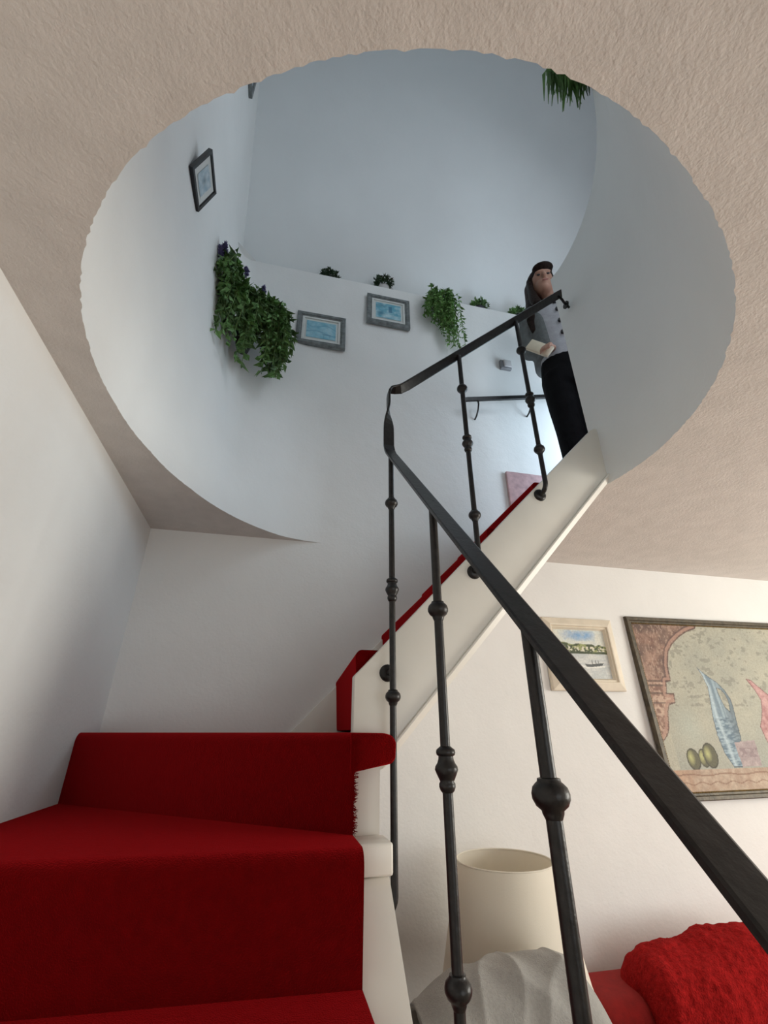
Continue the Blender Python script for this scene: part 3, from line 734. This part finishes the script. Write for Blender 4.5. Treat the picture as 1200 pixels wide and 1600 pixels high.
def W_(x, y, z): return Vector((PX+x, PY+y, PZ+z))
# body: head, neck, arms, hands and lower legs in one surface (faces the stairwell, -y)
hx, hy, hz = -.05, -.02, 1.535
parts = [ellip(W_(hx, hy+.01, hz+.02), (.072, .092, .105)), ellip(W_(hx, hy-.03, hz-.055), (.052, .058, .062)), ellip(W_(hx, hy-.055, hz-.09), (.028, .028, .024)),
         ellip(W_(hx, hy-.088, hz-.012), (.012, .020, .026)), ellip(W_(hx, hy-.098, hz-.030), (.015, .014, .012)), ellip(W_(hx-.074, hy+.01, hz-.01), (.01, .022, .032)), ellip(W_(hx+.074, hy+.01, hz-.01), (.01, .022, .032)),
         ellip(W_(hx, hy-.075, hz+.028), (.050, .018, .012)), ellip(W_(hx, hy-.082, hz-.062), (.024, .014, .009)),
         ring_tube([(W_(0, .01, 1.33), .075, .06), (W_(-.008, .0, 1.39), .052, .05), (W_(-.018, -.008, 1.46), .050, .052), (W_(hx, hy, 1.52), .05, .055)]),
         ring_tube([(W_(0, 0, .86), .12, .09), (W_(0, 0, 1.0), .11, .08), (W_(0, 0, 1.2), .13, .085), (W_(0, 0, 1.31), .14, .075), (W_(0, .005, 1.36), .07, .06)])]
SH = {-1: (W_(-.155, .01, 1.31), W_(-.175, .045, 1.06), loc_((1.345, 1.60, ZU+.93)), loc_((1.318, 1.585, ZU+.915))), 1: (W_(.165, .01, 1.31), W_(.19, .03, 1.06), W_(.17, -.02, .84), W_(.165, -.05, .77))}
for sd in (-1, 1):
    s, e, wst, h = SH[sd]
    parts.append(ring_tube([(s, .048, .048), (s.lerp(e, .5), .042, .042), (e, .037, .037), (e.lerp(wst, .5), .034, .033), (wst, .025, .022)]))
    d = (h-wst).normalized(); sid = d.cross(Vector((0, 0, 1))).normalized(); upv = sid.cross(d)
    parts.append(ring_tube([(wst, .024, .022), (wst+d*.03, .034, .016), (wst+d*.075, .036, .014), (wst+d*.085, .03, .012)]))
    for k, (o_, l_) in enumerate(((-.027, .062), (-.009, .072), (.009, .068), (.026, .052))):
        b_ = wst+d*.075+sid*o_
        parts.append(ring_tube([(b_, .0095, .0095), (b_+d*l_*.45-upv*.004, .009, .009), (b_+d*l_*.8-upv*.020, .0085, .0085), (b_+d*l_-upv*.036, .0075, .0075)], 10))
    b_ = wst+d*.025+sid*.026*(-sd)
    parts.append(ring_tube([(b_, .012, .012), (b_+d*.03+sid*.024*(-sd)-upv*.006, .0105, .0105), (b_+d*.055+sid*.022*(-sd)-upv*.014, .009, .009)], 10))
for sd in (-1, 1):
    parts.append(ring_tube([(W_(.065*sd, 0, .86), .060, .07), (W_(.065*sd, 0, .62), .055, .06), (W_(.068*sd, -.005, .46), .045, .05), (W_(.07*sd, .01, .30), .042, .048), (W_(.075*sd, .015, .07), .032, .036), (W_(.075*sd, .01, .03), .034, .05)]))
    parts.append(ellip(W_(.075*sd, -.05, .028), (.038, .10, .026)))
body = blob('body', parts, SKIN, t, .006, 4)
for sd in (-1, 1):
    mesh('eye', *ellip(W_(hx+.028*sd, hy-.076, hz+.008), (.011, .006, .006)), BUTTON, t)
mesh('mouth', *ellip(W_(hx, hy-.092, hz-.062), (.019, .005, .005)), mat('lips', (.28, .09, .08), .5, None, .05, 10), t)
# hair: cap, fringe and long fall on the left
HP = [ellip(W_(hx, hy+.025, hz+.045), (.086, .098, .098)), ellip(W_(hx+.01, hy-.055, hz+.085), (.065, .045, .032)),
      ring_tube([(W_(hx-.055, hy+.05, hz+.05), .042, .05), (W_(hx-.068, hy+.045, hz-.08), .038, .05), (W_(hx-.085, hy+.02, hz-.20), .042, .045), (W_(hx-.10, hy-.01, hz-.30), .036, .034), (W_(hx-.105, hy-.02, hz-.40), .014, .016)]),
      ring_tube([(W_(hx+.05, hy+.07, hz+.05), .04, .045), (W_(hx+.045, hy+.085, hz-.10), .045, .04), (W_(hx+.04, hy+.09, hz-.26), .04, .03)]),
      ring_tube([(W_(hx, hy+.09, hz+.05), .06, .04), (W_(hx-.01, hy+.10, hz-.12), .075, .035), (W_(hx-.02, hy+.10, hz-.28), .07, .03)]),
      ring_tube([(W_(hx-.07, hy-.0, hz+.05), .02, .03), (W_(hx-.078, hy-.02, hz-.06), .018, .03), (W_(hx-.075, hy-.05, hz-.17), .03, .03), (W_(hx-.07, hy-.085, hz-.25), .03, .018)])]
blob('hair', HP, HAIR, t, .007, 5)
# blouse, cardigan, trousers
TB = [(.86, .150, .122), (.90, .148, .120), (1.0, .138, .112), (1.10, .145, .112), (1.20, .158, .115), (1.28, .160, .098), (1.33, .14, .082), (1.365, .085, .07)]
bl = [ring_tube([(W_(0, 0, z), a, b) for z, a, b in TB], 28)]
s, e, wst, h = SH[1]; bl.append(ring_tube([(s+Vector((-.04, 0, .01)), .06, .06), (s, .06, .06), (s.lerp(e, .5), .053, .053), (e, .047, .047), (e.lerp(wst, .4), .045, .043)]))
blob('blouse', bl, BLOUSE, t, .008, 5)
for k, z in enumerate((1.29, 1.21, 1.12, 1.03)):
    yb = -np.interp(z, [q[0] for q in TB], [q[2] for q in TB])
    b_ = mesh('button', *lathe([(0, -.008), (.011, -.006), (.0125, 0), (.011, .008), (0, .008)], W_(-.025, yb*.985-.007, z), 14, 'y', False), BUTTON, t)
cg = [ring_tube([(W_(-.095, .03, z), a*.50, b*1.02) for z, a, b in ((.93, .155, .115), (1.0, .150, .112), (1.10, .155, .112), (1.20, .168, .115), (1.28, .170, .095), (1.345, .11, .075))], 24)]
s, e, wst, h = SH[-1]; cg.append(ring_tube([(s+Vector((.05, 0, .02)), .066, .066), (s, .068, .066), (s.lerp(e, .5), .060, .058), (e, .054, .052), (e.lerp(wst, .55), .050, .048)]))
blob('cardigan', cg, VEST, t, .008, 5)
tr = [ring_tube([(W_(0, 0, .96), .138, .110), (W_(0, 0, .88), .152, .122), (W_(0, .005, .78), .160, .13), (W_(0, .005, .70), .15, .12)], 26)]
for sd in (-1, 1):
    tr.append(ring_tube([(W_(.075*sd, .005, .80), .085, .115), (W_(.072*sd, .005, .62), .078, .10), (W_(.07*sd, 0, .45), .068, .082), (W_(.07*sd, .005, .25), .06, .074), (W_(.07*sd, .01, .07), .058, .07)], 20))
blob('trousers', tr, TROUS, t, .009, 5)
for sd in (-1, 1):
    blob('shoe', [ellip(W_(.075*sd, -.05, .032), (.046, .115, .032)), ring_tube([(W_(.075*sd, .01, .02), .045, .06), (W_(.075*sd, .015, .075), .042, .048)])], SHOE, t, .008, 3)
# cream card case in the hand on the left
M = Matrix.Translation((1.250, 1.575, ZU+.91)) @ Matrix.Rotation(R(-25), 4, 'Z') @ Matrix.Rotation(R(38), 4, 'Y')
bm = bmesh.new(); box(bm, (-.075, -.010, -.036), (.06, .010, .036), .005, 2); bm.transform(M)
nb = fbm('card_case', bm, CREAM); tag(nb, 'cream card case held in the hand of the person', 'case')

# ---------------------------------------------------------------- lamp, side table, armchair, sofa
LX, LY = .83, 1.765
t = thing('side_table', (LX, LY, ZF), 'small brown wooden side table under the table lamp', 'table')
mesh('table_top', *lathe([(0, -.98), (.20, -.98), (.205, -.97), (.20, -.955), (0, -.955)], (LX, LY, 0), 28, 'z', False), WOOD, t)
for k in range(3):
    a = k*2.094; mesh('leg', *tube([(LX+.15*math.cos(a), LY+.15*math.sin(a), -.975), (LX+.19*math.cos(a), LY+.19*math.sin(a), ZF)], [.015, .011], 10), WOOD, t)
t = thing('table_lamp', (LX, LY, -.955), 'table lamp with tapered cream fabric shade below the stairs', 'lamp')
mesh('lamp_base', *lathe([(0, -.955), (.07, -.955), (.07, -.94), (.03, -.925), (.05, -.87), (.062, -.82), (.045, -.76), (.015, -.73), (.012, -.66), (0, -.66)], (LX, LY, 0), 24, 'z', False), CERAM, t)
mesh('bulb_holder', *lathe([(0, -.66), (.016, -.66), (.016, -.60), (.01, -.59), (.02, -.56), (.024, -.53), (.015, -.50), (0, -.495)], (LX, LY, 0), 16, 'z', False), PLASTIC, t)
sh = mesh('lamp_shade', *lathe([(.228, -.70), (.163, -.392), (.160, -.392), (.225, -.70), (.228, -.70)], (LX, LY, 0), 48, 'z', False), SHADE, t)
for r, z in ((.1615, -.392), (.2265, -.70)):
    V, F = [], []; v = [(LX+r*math.cos(2*math.pi*k/48), LY+r*math.sin(2*math.pi*k/48), z) for k in range(49)]
    mesh('shade_trim', *tube(v, .0028, 8), SHADE, sh)
bm = bmesh.new()
for k in range(3):
    a = k*2.094+.4; addvf(bm, tube([(LX, LY, -.62), (LX+.208*math.cos(a), LY+.208*math.sin(a), -.62)], .002, 6))
fbm('shade_carrier', bm, PLASTIC, t)
def rbox(bm, a, b, r, cuts=8):
    """soft cushion-like box"""
    box(bm, a, b, r, 5)
t = thing('armchair', (.72, 1.2, ZF), 'armchair almost hidden beneath the grey fleece throw', 'armchair')
boxo('seat', (.42, .85, -1.30), (.88, 1.37, -1.02), REDF, t, .05, 5)
boxo('backrest', (.44, 1.33, -1.30), (.86, 1.47, -.67), REDF, t, .06, 5)
boxo('arm', (.34, .87, -1.30), (.43, 1.24, -.90), REDF, t, .04, 4); boxo('arm', (.87, .87, -1.30), (.96, 1.24, -.90), REDF, t, .04, 4)
for x in (.40, .90):
    for y in (.92, 1.38): mesh('leg', *lathe([(.02, ZF), (.026, -1.30)], (x, y, 0), 12), WOOD, t)
# grey throw draped over the backrest
def CR(x, a, b): return float(np.mean(np.interp(x+np.linspace(-.03, .03, 13), a, b)))
V, F = [], []; nx, ny = 110, 90
for j in range(ny+1):
    s = j/ny*2-1                                # across the backrest: -1 front .. 1 rear
    for i in range(nx+1):
        u = i/nx; x = .425+.56*u
        x = .40+.50*u
        crown = CR(x, [.40, .449, .516, .619, .70, .763, .815, .843, .881, .90], [-.600, -.553, -.531, -.516, -.509, -.507, -.520, -.560, -.640, -.70])
        yc = 1.40; hw = .125
        w_ = u*15-s*5.0+.9*math.sin(s*3+u*4); sh_ = math.sin(w_)
        rg = lambda a: (1-abs(math.sin(a)))**2.2; wv = .5*math.sin(s*4+u*5); fold = .009*rg(u*8-s*3.2+wv)+.007*rg(u*11-s*1.5+1.1-wv)+.006*rg(u*6+s*4+.6+wv)+.002*math.sin(u*31+s*9)
        a = s*1.35
        if abs(s) < .62:
            aa = s/.62*math.pi/2; y = yc+(hw+fold)*math.sin(aa); z = crown-.115+(.115+fold)*math.cos(aa)
        else:
            q = (abs(s)-.62)/.38; y = yc+math.copysign(hw+fold+.02*q, s); z = crown-.115-q*(.36 if s < 0 else .25)
        V.append((x, y, z))
for j in range(ny):
    for i in range(nx): F.append((j*(nx+1)+i, j*(nx+1)+i+1, (j+1)*(nx+1)+i+1, (j+1)*(nx+1)+i))
o = mesh('fleece_throw', V, F, GREYT, None, ang=180); so = o.modifiers.new('thick', 'SOLIDIFY'); so.thickness = .012
tag(o, 'grey fleece throw with soft folds in front of the lamp', 'throw')
t = thing('sofa', (1.95, 1.6, ZF), 'red upholstered sofa against the wall below the large painting', 'sofa')
boxo('sofa_base', (1.10, 1.12, -1.38), (2.9, 2.0, -1.12), REDF, t, .03, 3)
for k in range(2): boxo('seat_cushion', (1.22+.79*k, 1.10, -1.13), (2.0+.79*k, 1.75, -.98), REDF, t, .05, 5)
for k in range(2): boxo('back_cushion', (1.12+.84*k, 1.76, -1.14), (1.955+.84*k, 2.03, -.785), REDF, t, .06, 5)
boxo('sofa_arm', (1.07, 1.12, -1.38), (1.22, 1.98, -.84), REDF, t, .05, 5); boxo('sofa_arm', (2.80, 1.12, -1.38), (2.95, 1.98, -.80), REDF, t, .05, 5)
for x in (1.15, 2.85):
    for y in (1.2, 1.9): mesh('leg', *lathe([(.02, ZF), (.025, -1.37)], (x, y, 0), 12), WOOD, t)
# plush red blanket folded over the sofa back
V, F = [], []; nx, ny = 120, 100; rn = np.random.default_rng(8).random((40, 40))
def sn(u, v, f): return float(noise2(np.array([u]), np.array([v]), f, 5)[0])
uu, vv = np.meshgrid(np.linspace(0, 1, nx+1), np.linspace(0, 1, ny+1)); n1 = (noise2(uu.ravel(), vv.ravel(), 26, 5)-.5)*.008+(noise2(uu.ravel(), vv.ravel(), 60, 6)-.5)*.006+(noise2(uu.ravel(), vv.ravel(), 7, 7)-.5)*.03
k = 0
for j in range(ny+1):
    v_ = j/ny*2-1
    for i in range(nx+1):
        u = i/nx; x = 1.295+.78*u; d = n1[k]; k += 1
        r = .15; top = -.688+.045*min(1, u/.45)-.02*max(0, u-.6); e = min(1, u/.06, (1-u)/.06); r = r*(.55+.45*math.sqrt(1-(1-e)**2)); top -= .10*(1-math.sqrt(1-(1-e)**2))
        if abs(v_) < .5:
            a = v_/.5*math.pi/2; y = 1.80+(r+d)*math.sin(a); z = top-.12+(.12+d)*math.cos(a)
        else:
            q = (abs(v_)-.5)/.5; y = 1.80+math.copysign(r+d+(.03*q if v_ < 0 else 0), v_); z = top-.12-q*(.34 if v_ < 0 else .22)
        V.append((x-.03*(1 if v_ < 0 else 0)*abs(v_), min(y, 2.05), z))
for j in range(ny):
    for i in range(nx): F.append((j*(nx+1)+i, j*(nx+1)+i+1, (j+1)*(nx+1)+i+1, (j+1)*(nx+1)+i))
o = mesh('plush_blanket', V, F, PLUSH, None, ang=180); so = o.modifiers.new('thick', 'SOLIDIFY'); so.thickness = .015
tag(o, 'fluffy red plush blanket folded over the back of the sofa', 'blanket')
